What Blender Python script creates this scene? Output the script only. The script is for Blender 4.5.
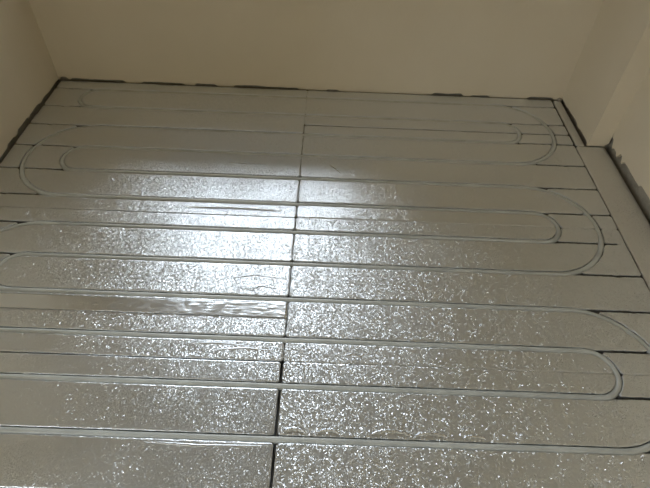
import bpy, math, random
import numpy as np
from mathutils import Matrix, Vector, noise

for o in list(bpy.data.objects):
    bpy.data.objects.remove(o, do_unlink=True)
SC = bpy.context.scene
COL = SC.collection
rnd = random.Random(7)

# ---------------------------------------------------------------- camera
PITCH, YAW, ROLL = 0.8244, 0.0108, 0.0460
CAM = Vector((0.0965, -2.3168, 1.3112))
cp, sp, cy, sy, cr, sr = (math.cos(PITCH), math.sin(PITCH), math.cos(YAW),
                          math.sin(YAW), math.cos(ROLL), math.sin(ROLL))
fwd = Vector((sy * cp, cy * cp, -sp))
rgt = Vector((cy, -sy, 0))
upv = rgt.cross(fwd)
R2 = cr * rgt + sr * upv
U2 = -sr * rgt + cr * upv
cam_d = bpy.data.cameras.new('camera')
cam_d.sensor_width = 36
cam_d.lens = 505 / 650 * 36
cam_d.clip_start = 0.02
cam = bpy.data.objects.new('camera', cam_d)
COL.objects.link(cam)
cam.matrix_world = Matrix(((R2.x, U2.x, -fwd.x, CAM.x), (R2.y, U2.y, -fwd.y, CAM.y),
                           (R2.z, U2.z, -fwd.z, CAM.z), (0, 0, 0, 1)))
SC.camera = cam

# ---------------------------------------------------------------- world: an overcast sky outside the window
WIN = (-0.84, 0.24, 0.475, 1.24)            # x0, x1, z0, z1 of the opening in the back wall
w = bpy.data.worlds.new('overcast_sky')
SC.world = w
w.use_nodes = True
nt = w.node_tree
bg = nt.nodes['Background']
tc = nt.nodes.new('ShaderNodeTexCoord')
sx = nt.nodes.new('ShaderNodeSeparateXYZ')
rp = nt.nodes.new('ShaderNodeValToRGB')
rp.color_ramp.elements[0].position = 0.0
rp.color_ramp.elements[0].color = (0.20, 0.19, 0.17, 1)
rp.color_ramp.elements[1].position = 0.06
rp.color_ramp.elements[1].color = (0.87, 0.945, 1.0, 1)
nt.links.new(tc.outputs['Generated'], sx.inputs[0])
nt.links.new(sx.outputs['Z'], rp.inputs[0])
nt.links.new(rp.outputs[0], bg.inputs[0])
bg.inputs[1].default_value = 11.0
# portal: only tells the renderer where the sky enters the room
pl = bpy.data.lights.new('window_portal', 'AREA')
pl.shape = 'RECTANGLE'
pl.size, pl.size_y = WIN[1] - WIN[0], WIN[3] - WIN[2]
pl.cycles.is_portal = True
po = bpy.data.objects.new('window_portal', pl)
COL.objects.link(po)
po.location = ((WIN[0] + WIN[1]) / 2, 0.055, (WIN[2] + WIN[3]) / 2)
po.rotation_euler = (-math.pi / 2, 0, 0)
FILL_OPENING = (-2.95, -2.57, -.032, 2.0)          # y0, y1, z0, z1: unseen opening added in the left wall behind the camera to brighten the room
pl2 = bpy.data.lights.new('fill_opening_portal', 'AREA')
pl2.shape = 'RECTANGLE'
pl2.size, pl2.size_y = FILL_OPENING[3] - FILL_OPENING[2], FILL_OPENING[1] - FILL_OPENING[0]
pl2.cycles.is_portal = True
po2 = bpy.data.objects.new('fill_opening_portal', pl2)
COL.objects.link(po2)
po2.location = (-1.355, (FILL_OPENING[0] + FILL_OPENING[1]) / 2, (FILL_OPENING[2] + FILL_OPENING[3]) / 2)
po2.rotation_euler = (0, -math.pi / 2, 0)

SC.view_settings.view_transform = 'Standard'
SC.view_settings.look = 'None'
SC.view_settings.gamma = 1
SC.view_settings.use_curve_mapping = False
SC.view_settings.exposure = 0.0


# ---------------------------------------------------------------- materials
def new_mat(name):
    m = bpy.data.materials.new(name)
    m.use_nodes = True
    return m, m.node_tree, m.node_tree.nodes['Principled BSDF']


def math_node(nt, op, a, b=None, c=None):
    n = nt.nodes.new('ShaderNodeMath')
    n.operation = op
    for i, v in enumerate((a, b, c)):
        if v is None:
            continue
        if isinstance(v, (int, float)):
            n.inputs[i].default_value = v
        else:
            nt.links.new(v, n.inputs[i])
    return n.outputs[0]


def plaster_mat(name, col, col2):
    m, nt, b = new_mat(name)
    tc = nt.nodes.new('ShaderNodeTexCoord')
    n1 = nt.nodes.new('ShaderNodeTexNoise')
    n1.inputs['Scale'].default_value = 3.0
    n1.inputs['Detail'].default_value = 5
    nt.links.new(tc.outputs['Object'], n1.inputs['Vector'])
    r = nt.nodes.new('ShaderNodeValToRGB')
    r.color_ramp.elements[0].position = .35
    r.color_ramp.elements[1].position = .65
    r.color_ramp.elements[0].color = (*col, 1)
    r.color_ramp.elements[1].color = (*col2, 1)
    nt.links.new(n1.outputs['Fac'], r.inputs[0])
    nt.links.new(r.outputs[0], b.inputs['Base Color'])
    b.inputs['Roughness'].default_value = .85
    n2 = nt.nodes.new('ShaderNodeTexNoise')
    n2.inputs['Scale'].default_value = 60
    n2.inputs['Detail'].default_value = 4
    nt.links.new(tc.outputs['Object'], n2.inputs['Vector'])
    bp = nt.nodes.new('ShaderNodeBump')
    bp.inputs['Strength'].default_value = .25
    bp.inputs['Distance'].default_value = .002
    nt.links.new(n2.outputs['Fac'], bp.inputs['Height'])
    nt.links.new(bp.outputs[0], b.inputs['Normal'])
    return m


def foil_mat(name, col, rough, cell, tilt, tile=None, wave=0.0, curl=1.2):
    """aluminium foil embossed with small flat facets: cell = facet size (m), tilt = spread of their slopes"""
    m, nt, b = new_mat(name)
    N, L = nt.nodes, nt.links

    def vm(op, a, bb=None, c=None):
        n = N.new('ShaderNodeVectorMath')
        n.operation = op
        for i, v in enumerate((a, bb, c)):
            if v is None:
                continue
            if isinstance(v, tuple):
                n.inputs[i].default_value = v
            else:
                L.new(v, n.inputs[i])
        return n.outputs[0]

    def nz(vec, scale, detail=2.0):
        n = N.new('ShaderNodeTexNoise')
        n.inputs['Scale'].default_value = scale
        n.inputs['Detail'].default_value = detail
        L.new(vec, n.inputs['Vector'])
        return n
    tc = N.new('ShaderNodeTexCoord')
    vec = tc.outputs['Object']
    def facets(scale_cell):
        wv = vm('MULTIPLY_ADD', nz(vec, .45 / scale_cell, 1).outputs['Color'], (scale_cell * curl, scale_cell * curl, 0), vec)
        vo = N.new('ShaderNodeTexVoronoi')
        vo.voronoi_dimensions = '2D'
        vo.inputs['Scale'].default_value = 1 / scale_cell
        L.new(wv, vo.inputs['Vector'])
        sl = vm('SUBTRACT', vo.outputs['Color'], (.5, .5, .5))
        cu = vm('MULTIPLY', sl, vm('MULTIPLY', sl, sl))      # most facets nearly level, a few steep
        return vm('ADD', vm('MULTIPLY', cu, (7.5, 7.5, 0)), vm('MULTIPLY', sl, (.20, .20, 0)))
    n3 = nz(vec, 7, 3)
    mr = N.new('ShaderNodeMapRange')
    for k, v in (('From Min', .3), ('From Max', .7), ('To Min', tilt * .7), ('To Max', tilt * 1.3)):
        mr.inputs[k].default_value = v
    L.new(n3.outputs['Fac'], mr.inputs['Value'])
    amt = mr.outputs[0]
    sl = vm('ADD', vm('MULTIPLY', facets(cell), (.95, .95, 0)), vm('MULTIPLY', facets(cell * 2.3), (.3, .3, 0)))
    if tile:                                # the embossing roller repeats: curled ridges come back every tile
        w0 = vm('MULTIPLY_ADD', nz(vec, 6).outputs['Color'], (.02, .02, 0), vec)
        pv = vm('WRAP', w0, (tile[0], tile[1], 10), (0, 0, -10))
        nn = nz(pv, 75, 0)
        nn.inputs['Distortion'].default_value = 1.5
        m2 = N.new('ShaderNodeMapRange')
        for k, v in (('From Min', .35), ('From Max', .65), ('To Min', .45), ('To Max', 1.6)):
            m2.inputs[k].default_value = v
        L.new(nn.outputs['Fac'], m2.inputs['Value'])
        amt = math_node(nt, 'MULTIPLY', amt, m2.outputs[0])
    sc = N.new('ShaderNodeVectorMath')
    sc.operation = 'SCALE'
    L.new(sl, sc.inputs[0])
    L.new(amt, sc.inputs['Scale'])
    ge = N.new('ShaderNodeNewGeometry')
    base = ge.outputs['Normal']
    if wave:
        b2 = N.new('ShaderNodeBump')
        b2.inputs['Distance'].default_value = wave
        L.new(nz(vec, 18).outputs['Fac'], b2.inputs['Height'])
        base = b2.outputs[0]
    L.new(vm('NORMALIZE', vm('ADD', base, sc.outputs[0])), b.inputs['Normal'])
    b.inputs['Base Color'].default_value = (*col, 1)
    b.inputs['Metallic'].default_value = 1
    b.inputs['Roughness'].default_value = rough
    return m


def plain_mat(name, col, rough=.6, metallic=0.0, bump=0.0, bscale=80):
    m, nt, b = new_mat(name)
    b.inputs['Roughness'].default_value = rough
    b.inputs['Metallic'].default_value = metallic
    tc = nt.nodes.new('ShaderNodeTexCoord')
    n = nt.nodes.new('ShaderNodeTexNoise')
    n.inputs['Scale'].default_value = bscale
    n.inputs['Detail'].default_value = 4
    nt.links.new(tc.outputs['Object'], n.inputs['Vector'])
    r = nt.nodes.new('ShaderNodeValToRGB')
    r.color_ramp.elements[0].position = .3
    r.color_ramp.elements[1].position = .7
    r.color_ramp.elements[0].color = (*[c * .85 for c in col], 1)
    r.color_ramp.elements[1].color = (*[min(1, c * 1.12) for c in col], 1)
    nt.links.new(n.outputs['Fac'], r.inputs[0])
    nt.links.new(r.outputs[0], b.inputs['Base Color'])
    if bump:
        bp = nt.nodes.new('ShaderNodeBump')
        bp.inputs['Distance'].default_value = bump
        nt.links.new(n.outputs['Fac'], bp.inputs['Height'])
        nt.links.new(bp.outputs[0], b.inputs['Normal'])
    return m


M_PLASTER = plaster_mat('beige_plaster', (.83, .735, .57), (.86, .765, .60))
M_CEIL = plaster_mat('ceiling_plaster', (.86, .87, .88), (.88, .89, .90))
M_CONC = plain_mat('grey_concrete', (.42, .385, .32), .9, bump=.004, bscale=45)
M_MORTAR = plain_mat('mortar', (.40, .36, .30), .9, bump=.004, bscale=90)
M_FOAM = plain_mat('graphite_foam', (.24, .24, .24), .8, bump=.001, bscale=300)
M_FOIL_FINE = foil_mat('foil_fine_grain', (.78, .815, .86), .31, .0017, .40)
M_FOIL_FLAT = foil_mat('foil_flattened_grain', (.78, .815, .86), .34, .0017, .30)
M_FOIL_EMB = foil_mat('foil_embossed', (.78, .815, .86), .35, .0019, .60, tile=(.073, .057), curl=2.2)
M_FOIL_TAPE = foil_mat('foil_smooth_tape', (.78, .815, .86), .27, .02, .04, wave=.0008)
M_FOIL_STRIP = foil_mat('foil_dull_strip', (.78, .79, .80), .5, .004, .3)
M_PIPE = plain_mat('grey_plastic_pipe', (.62, .645, .63), .30, bscale=12)
M_FRAME = plain_mat('white_window_frame', (.80, .80, .79), .4)
mg, ntg, bgl = new_mat('window_glass')
tr = ntg.nodes.new('ShaderNodeBsdfTransparent')
gl = ntg.nodes.new('ShaderNodeBsdfGlossy')
gl.inputs['Roughness'].default_value = .02
fr = ntg.nodes.new('ShaderNodeFresnel')
fr.inputs['IOR'].default_value = 1.5
mx = ntg.nodes.new('ShaderNodeMixShader')
ntg.links.new(fr.outputs[0], mx.inputs[0])
ntg.links.new(tr.outputs[0], mx.inputs[1])
ntg.links.new(gl.outputs[0], mx.inputs[2])
ntg.links.new(mx.outputs[0], ntg.nodes['Material Output'].inputs[0])
M_GLASS = mg


# ---------------------------------------------------------------- helpers
def mesh_obj(name, verts, faces, mat, parent=None, smooth=False):
    me = bpy.data.meshes.new(name)
    me.from_pydata([tuple(v) for v in verts], [], faces)
    if smooth:
        me.polygons.foreach_set('use_smooth', [True] * len(me.polygons))
    for m in (mat if isinstance(mat, (list, tuple)) else [mat]):
        me.materials.append(m)
    me.update()
    o = bpy.data.objects.new(name, me)
    COL.objects.link(o)
    if parent:
        o.parent = parent
    return o


def empty(name, loc=(0, 0, 0)):
    o = bpy.data.objects.new(name, None)
    o.empty_display_size = .05
    o.location = loc
    COL.objects.link(o)
    return o


def tag(o, label, cat, group=None):
    o['label'] = label
    o['category'] = cat
    if group:
        o['group'] = group
    return o


def struct(o):
    o['kind'] = 'structure'
    return o


BOXF = [(0, 3, 2, 1), (4, 5, 6, 7), (0, 1, 5, 4), (1, 2, 6, 5), (2, 3, 7, 6), (3, 0, 4, 7)]


def boxes(lst):
    V, F = [], []
    for x0, x1, y0, y1, z0, z1 in lst:
        n = len(V)
        V += [(x0, y0, z0), (x1, y0, z0), (x1, y1, z0), (x0, y1, z0),
              (x0, y0, z1), (x1, y0, z1), (x1, y1, z1), (x0, y1, z1)]
        F += [tuple(n + i for i in f) for f in BOXF]
    return V, F


def jag(n, seed):
    """1-D broken-edge noise"""
    return (noise.noise((n * 9.0, seed * 7.3, .3)) * .8 + noise.noise((n * 27.0, seed * 3.1, .7)) * .45
            + noise.noise((n * 90.0, seed * 1.7, .1)) * .15)


# ---------------------------------------------------------------- room shell
S = .15                                    # groove pitch
XL, XR, YB, YF, ZC, ZF = -1.219, 1.345, -.0735, -3.2, 2.6, -.032
COLX, COLY = 1.256, -.452                  # pier that stands in the far right corner

V, F = boxes([(XL - .3, XR + .3, YF - .3, YB + .3, ZF - .1, ZF)])
struct(mesh_obj('floor', V, F, M_CONC))
V, F = boxes([(XL - .3, XR + .3, YF - .3, YB + .3, ZC, ZC + .1)])
struct(mesh_obj('ceiling', V, F, M_CEIL))
d0, d1, _, dz1 = FILL_OPENING
V, F = boxes([(XL - .3, XR + .3, YF - .2, YF, ZF, ZC)])
struct(mesh_obj('wall_front', V, F, M_PLASTER))

TK = .018                                  # plaster thickness
x0, x1, z0, z1 = WIN
V, F = boxes([(XL - .3, XR + .3, YB + TK, YB + .11, ZF, z0), (XL - .3, x0, YB + TK, YB + .11, z0, z1),
              (x1, XR + .3, YB + TK, YB + .11, z0, z1), (XL - .3, XR + .3, YB + TK, YB + .11, z1, ZC)])
wall_back = struct(mesh_obj('wall_back', V, F, M_CONC))
V, F = boxes([(XL - .12, XL - TK, d1, YB + TK, ZF, ZC), (XL - .12, XL - TK, YF, d0, ZF, ZC), (XL - .12, XL - TK, d0, d1, dz1, ZC)])
wall_left = struct(mesh_obj('wall_left', V, F, M_CONC))
V, F = boxes([(XR + TK, XR + .25, YF, YB + TK, ZF, ZC)])
wall_right = struct(mesh_obj('wall_right', V, F, M_CONC))
V, F = boxes([(COLX + TK, XR + TK - .001, COLY + TK, YB + TK - .001, ZF, ZC)])
wall_pier = struct(mesh_obj('wall_pier', V, F, M_CONC))


def plaster_sheet(parent, fpos, length, zbot, ztop, inward, thick, step=.006, name='plaster'):
    """plaster layer with a broken lower edge; fpos(t) gives the front point on the plan, inward the (x,y) way to the masonry"""
    n = max(2, int(length / step))
    V, F = [], []
    zb = [zbot(i / n * length) for i in range(n + 1)]
    lev = (0, .004, .03, None)
    for i in range(n + 1):
        t = i / n * length
        px, py = fpos(t)
        for k, l in enumerate(lev):
            z = ztop if l is None else zb[i] + l
            if l == .03:
                z = max(zb) + .03
            off = .003 if k == 0 else 0.0
            # uneven trowelled face just above the broken edge
            wob = .0012 * noise.noise((t * 12, z * 20, length))
            V.append((px + inward[0] * (off + wob), py + inward[1] * (off + wob), z))
        V.append((px + inward[0] * thick, py + inward[1] * thick, zb[i] + .002))
        V.append((px + inward[0] * thick, py + inward[1] * thick, ztop))
    m = 6
    for i in range(n):
        a, b = i * m, (i + 1) * m
        for k in range(3):
            F.append((a + k, b + k, b + k + 1, a + k + 1))
        F.append((a + 4, b + 4, b, a))
        F.append((a + 3, b + 3, b + 5, a + 5))
    return mesh_obj(name, V, F, M_PLASTER, parent)


def prof(segs, base, seed, amp):
    """edge height along a wall: segs = (t0, t1, height) of broken-out stretches"""
    def f(t):
        z = base
        for a, b, h in segs:
            e = min(max((t - a) / .015, 0), 1) * min(max((b - t) / .015, 0), 1)
            z = max(z, base + (h - base) * e)
        return z + amp * jag(t, seed) * (1.0 if z > base + .002 else .35)
    return f


# back wall: t runs from the left corner
W = COLX - XL
segs = [(0, .05, .012), (.05, .33, .006), (.40, .62, .005), (.66, .78, .006), (.85, 1.18, .005), (1.31, 1.38, .002),
        (1.83, 1.99, .007), (2.02, 2.12, .002), (2.30, 2.44, .005)]
plaster_sheet(wall_back, lambda t: (XL + t, YB), W, prof(segs, -.005, 1, .005), z0, (0, 1), TK - .0005)
V, F = boxes([(XL, x0, YB, YB + TK - .0005, z0, ZC), (x1, COLX, YB, YB + TK - .0005, z0, ZC), (x0, x1, YB, YB + TK - .0005, z1, ZC)])
mesh_obj('plaster', V, F, M_PLASTER, wall_back)
# left wall: t runs from the far corner towards the camera
segs = [(.0, .10, .003), (.13, .20, .005), (.22, .34, .009), (.34, .46, .012), (.48, .56, .006), (.9, 1.1, .012), (1.6, 1.9, .014)]
plaster_sheet(wall_left, lambda t: (XL, YB - t), YB - d1, prof(segs, .0, 2, .006), ZC, (-1, 0), TK - .0005)
V, F = boxes([(XL - TK + .0005, XL, YF, d0, ZF, ZC), (XL - TK + .0005, XL, d0, d1, dz1, ZC)])
mesh_obj('plaster', V, F, M_PLASTER, wall_left)
# right wall, from the pier towards the camera: a wide broken-out band
segs = [(-.1, .035, .050), (.03, .09, .026), (.09, .14, .040), (.14, .32, .032), (.3, .75, .044), (.75, 3, .028)]
plaster_sheet(wall_right, lambda t: (XR, COLY - t), COLY - YF, prof(segs, .01, 3, .0065), ZC, (1, 0), TK - .0005)
# pier: two faces
segs = [(.02, .05, .006), (.07, .24, .011), (.25, .37, .008)]
plaster_sheet(wall_pier, lambda t: (COLX, YB - t), YB - COLY, prof(segs, .002, 4, .007), ZC, (1, 0), TK - .0005)
segs = [(.075, .12, .012)]
plaster_sheet(wall_pier, lambda t: (COLX + t, COLY), XR - COLX, prof(segs, -.003, 5, .004), ZC, (0, 1), TK - .0005)

# window above the picture's top edge: it lights the room and glares on the foil
V, F = boxes([(x0, x1, YB + .03, YB + .08, z0, z0 + .05), (x0, x1, YB + .03, YB + .08, z1 - .05, z1),
              (x0, x0 + .05, YB + .03, YB + .08, z0 + .05, z1 - .05), (x1 - .05, x1, YB + .03, YB + .08, z0 + .05, z1 - .05),
              ((x0 + x1) / 2 - .025, (x0 + x1) / 2 + .025, YB + .03, YB + .08, z0 + .05, z1 - .05)])
window = struct(mesh_obj('window_1', V, F, M_FRAME))
xm = (x0 + x1) / 2
for a, b in ((x0 + .05, xm - .025), (xm + .025, x1 - .05)):
    V, F = boxes([(a, b, YB + .052, YB + .058, z0 + .05, z1 - .05)])
    mesh_obj('pane', V, F, M_GLASS, window)
V, F = boxes([(x0 - .03, x1 + .03, YB - .02, YB + .03, z0 - .0005, z0 + .022)])
mesh_obj('window_sill', V, F, M_FRAME, window)


# ---------------------------------------------------------------- pipe route on the panels (one pipe, laid there and back)
def arc(cx, k, r, a0, a1, n):
    return [(cx + r * math.cos(math.radians(a0 + (a1 - a0) * i / n)),
             -k * S + r * math.sin(math.radians(a0 + (a1 - a0) * i / n))) for i in range(n + 1)]


def run(xa, xb, k, n=40):
    return [(xa + (xb - xa) * i / n, -k * S) for i in range(1, n)]


R_, r_ = .225, .075
CX = .90
path = []
path += [(1.15, -14 * S)] + run(1.15, -CX, 14)
path += arc(-CX, 12.5, R_, 270, 90, 40) + run(-CX, CX, 11)           # left: 14 -> 11
path += arc(CX, 10.5, r_, -90, 90, 20) + run(CX, -CX, 10)            # right: 11 -> 10
path += arc(-CX, 8.5, R_, 270, 90, 40) + run(-CX, CX, 7)
path += arc(CX, 6.5, r_, -90, 90, 20) + run(CX, -CX, 6)
path += arc(-CX, 4.5, R_, 270, 90, 40) + run(-CX, CX, 3)
path += arc(CX, 2.5, r_, -90, 90, 20) + run(CX, -.985, 2)
path += arc(-.985, 1.5, r_, 270, 90, 20) + run(-.985, CX, 1)
path += arc(CX, 2.5, R_, 90, -90, 40) + run(CX, -CX, 4)
path += arc(-CX, 4.5, r_, 90, 270, 20) + run(-CX, CX, 5)
path += arc(CX, 6.5, R_, 90, -90, 40) + run(CX, -CX, 8)
path += arc(-CX, 8.5, r_, 90, 270, 20) + run(-CX, CX, 9)
path += arc(CX, 10.5, R_, 90, -90, 40) + run(CX, -CX, 12)
path += arc(-CX, 12.5, r_, 90, 270, 20) + run(-CX, 1.15, 13) + [(1.15, -13 * S)]

# groove pieces that are cut open: (polyline, half width)
HW = .0114
grooves = []
seg = []
pp = np.array(path)
A, B = pp[:-1], pp[1:]
cut = [(A, B, HW)]
ext = []
for k in range(1, 15):
    xe = {7: 1.17, 10: 1.093}.get(k, 1.25)
    ext.append(((-1.3, -k * S), (-CX, -k * S)))
    ext.append(((CX, -k * S), (xe, -k * S)))
ea = np.array([e[0] for e in ext])
eb = np.array([e[1] for e in ext])
cut.append((ea, eb, .0052))
# moulded bends that are not used: the foil only sags over them
soft = []
for k in (2.5, 6.5, 10.5, 14.5):
    for r in (R_, r_):
        soft += list(zip(*(lambda p: (p[:-1], p[1:]))(arc(-CX, k, r, 90, 270, 30))))
for k in (4.5, 8.5, 12.5):
    for r in (R_, r_):
        soft += list(zip(*(lambda p: (p[:-1], p[1:]))(arc(CX, k, r, -90, 90, 30))))
sa = np.array([s[0] for s in soft])
sb = np.array([s[1] for s in soft])


def seg_dist(P, A, B, box):
    """distance of points P (N,2) to segments near the box"""
    m = ((np.maximum(A[:, 0], B[:, 0]) > box[0] - .06) & (np.minimum(A[:, 0], B[:, 0]) < box[1] + .06)
         & (np.maximum(A[:, 1], B[:, 1]) > box[2] - .06) & (np.minimum(A[:, 1], B[:, 1]) < box[3] + .06))
    d = np.full(len(P), 9.0)
    for a, b in zip(A[m], B[m]):
        ab = b - a
        L = ab @ ab
        lo, hi = np.minimum(a, b) - .05, np.maximum(a, b) + .05
        q = np.where((P[:, 0] > lo[0]) & (P[:, 0] < hi[0]) & (P[:, 1] > lo[1]) & (P[:, 1] < hi[1]))[0]
        if len(q) == 0:
            continue
        pa = P[q] - a
        t = np.clip(pa @ ab / L, 0, 1) if L > 0 else np.zeros(len(q))
        dd = np.hypot(*(pa - t[:, None] * ab).T)
        d[q] = np.minimum(d[q], dd)
    return d


def vnoise(X, Y, seed, sc):
    g = np.random.default_rng(seed)
    z = np.zeros_like(X)
    for i in range(7):
        a = g.uniform(0, 2 * np.pi)
        f = sc * g.uniform(.6, 1.8)
        z += np.sin(f * (X * np.cos(a) + Y * np.sin(a)) + g.uniform(0, 6.3))
    return z / 3.5


def panel(x0, x1, ya, yb, mat, label, seed, tilt=(0, 0), gap=(0, 0, 0, 0), groove=True, hx=.008, hy=.006, dz=0.0,
          strip_tilt=.0025, bulge=.0004):
    """foil-faced foam panel on [x0,x1]x[ya,yb] (ya < yb); foil strips are separate pieces between the open grooves"""
    g = random.Random(seed)
    ox, oy = (x0 + x1) / 2, (ya + yb) / 2
    root = tag(empty('insulation_panel', (ox, oy, ZF)), label, 'insulation panel', 'foil-faced insulation panels')
    nx, ny = int(round((x1 - x0) / hx)) + 3, int(round((yb - ya) / hy)) + 3
    gx = np.linspace(x0 - hx, x1 + hx, nx)
    gy = np.linspace(ya - hy, yb + hy, ny)
    X, Y = np.meshgrid(gx, gy, indexing='ij')
    P = np.stack([X.ravel(), Y.ravel()], 1)
    box = (x0, x1, ya, yb)

    def sdf(P):
        s = np.minimum(np.minimum(P[:, 0] - x0 - gap[0], x1 - gap[1] - P[:, 0]),
                       np.minimum(P[:, 1] - ya - gap[2], yb - gap[3] - P[:, 1]))
        s = s - .0021 + .0006 * vnoise(P[:, 0], P[:, 1], seed + 50, 90)
        if groove:
            for A, B, hw in cut:
                d = seg_dist(P, A, B, box) - hw
                s = np.minimum(s, d + .0007 * vnoise(P[:, 0], P[:, 1], seed + 9, 160))
        return s

    def top(P):
        z = bulge * vnoise(P[:, 0], P[:, 1], seed + 3, 22)
        if groove:
            d = seg_dist(P, sa, sb, box)
            z = z - .0030 * np.clip(1 - d / .012, 0, 1)
        return z + dz + tilt[0] * (P[:, 0] - ox) + tilt[1] * (P[:, 1] - oy)

    s = sdf(P).reshape(nx, ny)
    vid, pos, faces = {}, [], []

    def corner(i, j):
        k = (i, j)
        if k not in vid:
            vid[k] = len(pos)
            pos.append((gx[i], gy[j]))
        return vid[k]

    def cross(i, j, i2, j2):
        k = (min((i, j), (i2, j2)), max((i, j), (i2, j2)))
        if k not in vid:
            t = s[i, j] / (s[i, j] - s[i2, j2])
            vid[k] = len(pos)
            pos.append((gx[i] + t * (gx[i2] - gx[i]), gy[j] + t * (gy[j2] - gy[j])))
        return vid[k]
    ins = s > 0
    for i in range(nx - 1):
        for j in range(ny - 1):
            c = ((i, j), (i + 1, j), (i + 1, j + 1), (i, j + 1))
            st = [ins[q] for q in c]
            if not any(st):
                continue
            if all(st):
                faces.append(tuple(corner(*q) for q in c))
                continue
            pol = []
            for q in range(4):
                a, b = c[q], c[(q + 1) % 4]
                if ins[a]:
                    pol.append(corner(*a))
                if ins[a] != ins[b]:
                    pol.append(cross(*a, *b))
            if len(pol) >= 3:
                faces.append(tuple(pol))
    pos = np.array(pos)
    # islands
    par = list(range(len(pos)))

    def find(a):
        while par[a] != a:
            par[a] = par[par[a]]
            a = par[a]
        return a
    for f in faces:
        r0 = find(f[0])
        for v in f[1:]:
            r1 = find(v)
            if r1 != r0:
                par[r1] = r0
    zt = top(pos)
    e = 1e-4
    gxd = sdf(pos + (e, 0)) - sdf(pos - (e, 0))
    gyd = sdf(pos + (0, e)) - sdf(pos - (0, e))
    gn = np.hypot(gxd, gyd) + 1e-12
    nrm = np.stack([gxd / gn, gyd / gn], 1)
    groups = {}
    for f in faces:
        groups.setdefault(find(f[0]), []).append(f)
    foamV, foamF = [], []
    L = np.array([ox, oy])
    order = sorted(groups.values(), key=lambda fs: -len(fs))
    for fs in order:
        if len(fs) < 12:
            continue
        used = sorted({v for f in fs for v in f})
        rm = {v: n for n, v in enumerate(used)}
        pu = pos[used]
        zz = zt[used].copy()
        ta, tb = g.uniform(-1, 1) * strip_tilt * .15, g.uniform(-1, 1) * strip_tilt
        cxm, cym = pu[:, 0].mean(), pu[:, 1].mean()
        zz += ta * (pu[:, 0] - cxm) + tb * (pu[:, 1] - cym)
        V = [(p[0] - ox, p[1] - oy, z - ZF) for p, z in zip(pu, zz)]
        F = [tuple(rm[v] for v in f) for f in fs]
        ec = {}
        for f in F:
            for a, b in zip(f, f[1:] + f[:1]):
                ec[(a, b)] = 1
        bd = [(a, b) for (a, b) in ec if (b, a) not in ec]
        bv = sorted({v for q in bd for v in q})
        n0 = len(V)
        i1 = {v: n0 + n for n, v in enumerate(bv)}
        for v in bv:
            n = nrm[used[v]]
            V.append((V[v][0] - n[0] * .0012, V[v][1] - n[1] * .0012, V[v][2] - .0014))
        n1 = len(V)
        i2 = {v: n1 + n for n, v in enumerate(bv)}
        for v in bv:
            n = nrm[used[v]]
            V.append((V[v][0] - n[0] * .0012, V[v][1] - n[1] * .0012, V[v][2] - .0055))
        for a, b in bd:
            F.append((b, a, i1[a], i1[b]))
            F.append((i1[b], i1[a], i2[a], i2[b]))
        mesh_obj('foil_strip', V, F, mat, root, True)
        # foam walls under the strip
        m0 = len(foamV)
        im = {v: m0 + 2 * n for n, v in enumerate(bv)}
        for v in bv:
            foamV.append((V[v][0], V[v][1], V[v][2] - .003))
            foamV.append((V[v][0], V[v][1], .006))
        for a, b in bd:
            foamF.append((im[b], im[a], im[a] + 1, im[b] + 1))
    bV, bF = boxes([(x0 - ox + .001, x1 - ox - .001, ya - oy + .001, yb - oy - .001, 0, .0065)])
    m0 = len(foamV)
    foamV += bV
    foamF += [tuple(m0 + i for i in f) for f in bF]
    mesh_obj('foam_core', foamV, foamF, M_FOAM, root)
    return root


def Yk(k):
    return -k * S


PANELS = {}
PANELS['L0'] = panel(-1.206, -.0005, Yk(2.5), -.079, M_FOIL_FINE,
                     'cut foil-faced heating panel against the back wall, left of the middle joint', 11, gap=(0, -.001, .0003, 0))
PANELS['R0'] = panel(.0005, 1.201, Yk(2.5), -.079, M_FOIL_FINE,
                     'cut foil-faced heating panel against the back wall, right of the middle joint', 12, gap=(-.001, 0, .0026, 0), tilt=(0, -.002))
PANELS['L1'] = panel(-1.206, -.001, Yk(6.5), Yk(2.5), M_FOIL_FINE,
                     'foil heating panel beside the left wall with two nested pipe bends, second row from back', 13, gap=(0, -.0003, .0018, .0003), tilt=(0, .012))
PANELS['R1'] = panel(0, 1.201, Yk(6.5), Yk(2.5), M_FOIL_FINE,
                     'foil heating panel right of the middle joint, second row from the back wall', 14, gap=(-.0003, .0003, -.0014, .0030), tilt=(0, -.004))
PANELS['L2'] = panel(-1.206, -.002, Yk(10.5), Yk(6.5), M_FOIL_FINE,
                     'foil heating panel at left carrying a smooth tape strip, third row from back', 15, gap=(0, -.0005, .0008, .0018))
PANELS['R2'] = panel(-.001, 1.201, Yk(10.5), Yk(6.5), M_FOIL_EMB,
                     'coarsely embossed foil heating panel right of the middle joint, third row from back', 16, gap=(-.0005, .0005, -.0006, -.0014))
PANELS['L3'] = panel(-1.206, -.004, Yk(14.5), Yk(10.5), M_FOIL_FLAT,
                     'foil heating panel in the near left foreground, left of the wide black joint', 17, gap=(0, .0028, 0, .001))
PANELS['R3'] = panel(-.002, 1.201, Yk(14.5), Yk(10.5), M_FOIL_EMB,
                     'embossed foil heating panel in the near right foreground with curled foil edges', 18, gap=(.001, .0005, 0, -.0006))

# plain strips that fill the border on the right
PANELS['SA'] = panel(1.209, 1.250, COLY + .002, -.082, M_FOIL_STRIP,
                     'narrow foil border strip beside the pier in the far right corner', 21, groove=False, dz=-.002, gap=(0, .001, 0, 0))
PANELS['SB'] = panel(1.2035, 1.336, Yk(14.5), COLY - .001, M_FOIL_STRIP,
                     'wide plain foil border strip along the right wall', 22, groove=False, hx=.012, hy=.012, gap=(0, .001, 0, 0), bulge=.0006)

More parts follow.
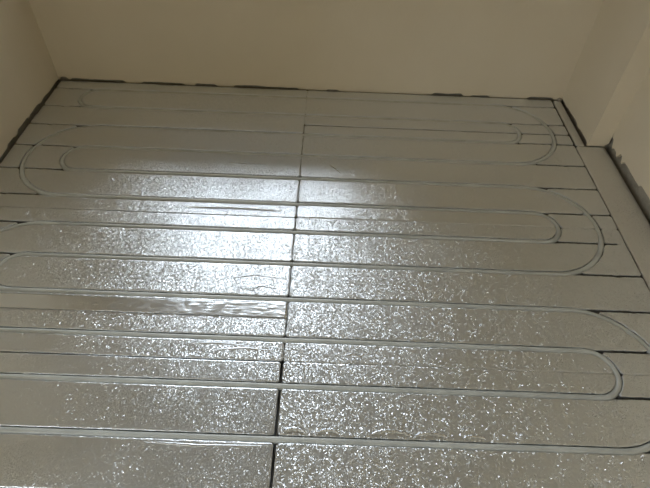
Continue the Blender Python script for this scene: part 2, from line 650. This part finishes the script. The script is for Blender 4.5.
# ---------------------------------------------------------------- the pipe
PR = .0097
pts = []
for i, (x, y) in enumerate(path):
    if not pts or (Vector((x, y, 0)) - Vector((pts[-1][0], pts[-1][1], 0))).length > 1e-4:
        pts.append((x + .0004 * math.sin(x * 17 + y * 40), y + .0008 * noise.noise((x * 6, y * 11, 2.0)),
                    -.0087 + .0011 * noise.noise((x * 8, y * 13, 5.0))))
V, F = [], []
n = len(pts)
NS = 14
for i in range(n):
    a, b = Vector(pts[max(0, i - 1)]), Vector(pts[min(n - 1, i + 1)])
    t = (b - a)
    t.z = 0
    t.normalize()
    side = Vector((-t.y, t.x, 0))
    for s in range(NS):
        an = 2 * math.pi * s / NS
        V.append(Vector(pts[i]) + side * (PR * math.cos(an)) + Vector((0, 0, PR * math.sin(an))))
for i in range(n - 1):
    for s in range(NS):
        F.append((i * NS + s, i * NS + (s + 1) % NS, (i + 1) * NS + (s + 1) % NS, (i + 1) * NS + s))
F.append(tuple(range(NS - 1, -1, -1)))
F.append(tuple((n - 1) * NS + s for s in range(NS)))
pipe = mesh_obj('heating_pipe', V, F, M_PIPE, None, True)
tag(pipe, 'long grey plastic heating pipe snaking back and forth in the panel grooves', 'pipe')


# ---------------------------------------------------------------- foil tape and creases
def tape(x0, x1, ya, yb, label, seed, z=.0016, wr=.0012):
    nx, ny = int((x1 - x0) / .006), int((yb - ya) / .003)
    ox, oy = (x0 + x1) / 2, (ya + yb) / 2
    V, F = [], []
    for lay in (0, 1):
        for i in range(nx + 1):
            for j in range(ny + 1):
                x, y = x0 + (x1 - x0) * i / nx, ya + (yb - ya) * j / ny
                if j in (0, ny):
                    y += .0012 * noise.noise((x * 40, seed, j))
                k = max(0, (x - x0) / (x1 - x0) - .45) / .55
                h = wr * (.25 + k) * abs(noise.noise((x * 22 + y * 30, y * 90 - x * 8, seed)))
                V.append((x - ox, y - oy, z - .035 * (y - oy) + (h if lay else -.0004)))
    q = (nx + 1) * (ny + 1)
    for i in range(nx):
        for j in range(ny):
            a = i * (ny + 1) + j
            F.append((q + a, q + a + ny + 1, q + a + ny + 2, q + a + 1))
            F.append((a, a + 1, a + ny + 2, a + ny + 1))
    ring = [i * (ny + 1) for i in range(nx + 1)] + [nx * (ny + 1) + j for j in range(1, ny + 1)] + \
           [i * (ny + 1) + ny for i in range(nx - 1, -1, -1)] + [j for j in range(ny - 1, 0, -1)]
    for a, b in zip(ring, ring[1:] + ring[:1]):
        F.append((a, b, q + b, q + a))
    o = mesh_obj('foil_tape', V, F, M_FOIL_TAPE, None, True)
    o.location = (ox, oy, 0)
    return tag(o, label, 'tape')


tape(-1.10, -.004, Yk(9.49), Yk(9.12), 'smooth wrinkled foil tape strip on the third-row left panel, left of the joint', 3.0)


def crease(pkey, pts, h, wdt, name='foil_crease', mat=None):
    """a raised fold in the foil of a panel, tapering to both ends"""
    root = PANELS[pkey]
    ox, oy, oz = root.location
    V, F = [], []
    n = len(pts)
    # refine
    P = []
    for i in range(n - 1):
        for t in range(6):
            u = t / 6
            P.append((pts[i][0] * (1 - u) + pts[i + 1][0] * u, pts[i][1] * (1 - u) + pts[i + 1][1] * u))
    P.append(pts[-1])
    n = len(P)
    prof5 = ((-1, -.0012), (-.45, .55), (.1, 1.0), (.5, .45), (1, -.0012))
    for i in range(n):
        a, b = P[max(0, i - 1)], P[min(n - 1, i + 1)]
        t = Vector((b[0] - a[0], b[1] - a[1]))
        t.normalize()
        e = math.sin(math.pi * (i + .02) / (n - .96)) ** .6
        e *= 1 + .35 * noise.noise((i * .7, h * 900, 1.0))
        for u, v in prof5:
            V.append((P[i][0] - t.y * u * wdt * e - ox, P[i][1] + t.x * u * wdt * e - oy,
                      (v * h * e if v > 0 else -.0015) - oz))
    for i in range(n - 1):
        for k in range(4):
            F.append((i * 5 + k, (i + 1) * 5 + k, (i + 1) * 5 + k + 1, i * 5 + k + 1))
    return mesh_obj(name, V, F, mat or M_FOIL_TAPE, root, True)


def half(cx, cy, rx, ry, n=7):
    return [(cx + rx * math.cos(math.pi * i / n), cy + ry * math.sin(math.pi * i / n)) for i in range(n + 1)]


g12 = Yk(12)
for cx, rx, ry in ((.045, .030, .013), (.135, .030, .013), (.30, .055, .016), (.405, .045, .013), (.52, .03, .010)):
    crease('R3', half(cx, g12 + .015, rx, ry), .0065, .0060, 'foil_curl')
crease('R3', [(.10, -2.02), (.135, -1.985), (.16, -1.965)], .0018, .003)
crease('R1', [(.115, -.655), (.15, -.69), (.168, -.712)], .0016, .003)
crease('R2', [(.165, -1.555), (.20, -1.54), (.225, -1.548), (.235, -1.535)], .003, .005)
for p in ([(-.16, -1.32), (-.09, -1.30), (-.03, -1.315)], [(-.20, -1.275), (-.12, -1.255), (-.03, -1.268)],
          [(-.13, -1.325), (-.10, -1.30), (-.06, -1.295)]):
    crease('L2', p, .0018, .006)
for p in ([(-.22, -1.545), (-.12, -1.535), (-.03, -1.54)], [(-.30, -1.525), (-.2, -1.52), (-.1, -1.528)]):
    crease('L2', p, .0016, .005)
for p in ([(-.32, -.665), (-.22, -.672), (-.14, -.668)], [(-.42, -.94), (-.25, -.935), (-.06, -.94)]):
    crease('L1', p, .0012, .004)
crease('L3', [(-.35, g12 - .019), (-.2, g12 - .024), (-.02, g12 - .019)], .0016, .005)


# ---------------------------------------------------------------- crumbs of mortar in the corners
def lump(loc, r, label, seed, sq=(1, 1, .7)):
    import bmesh
    bm = bmesh.new()
    bmesh.ops.create_icosphere(bm, subdivisions=3, radius=r)
    for v in bm.verts:
        k = 1 + .35 * noise.noise(v.co * (1.3 / r) + Vector((seed, 0, 0))) + .15 * noise.noise(v.co * (3.5 / r))
        v.co = Vector((v.co.x * sq[0], v.co.y * sq[1], v.co.z * sq[2])) * k
    me = bpy.data.meshes.new('mortar_lump')
    bm.to_mesh(me)
    bm.free()
    me.materials.append(M_MORTAR)
    o = bpy.data.objects.new('mortar_lump', me)
    o.location = loc
    COL.objects.link(o)
    return tag(o, label, 'mortar')


lump((1.243, -.073, .002), .011, 'small round mortar crumb where the back wall meets the pier', 1.0)
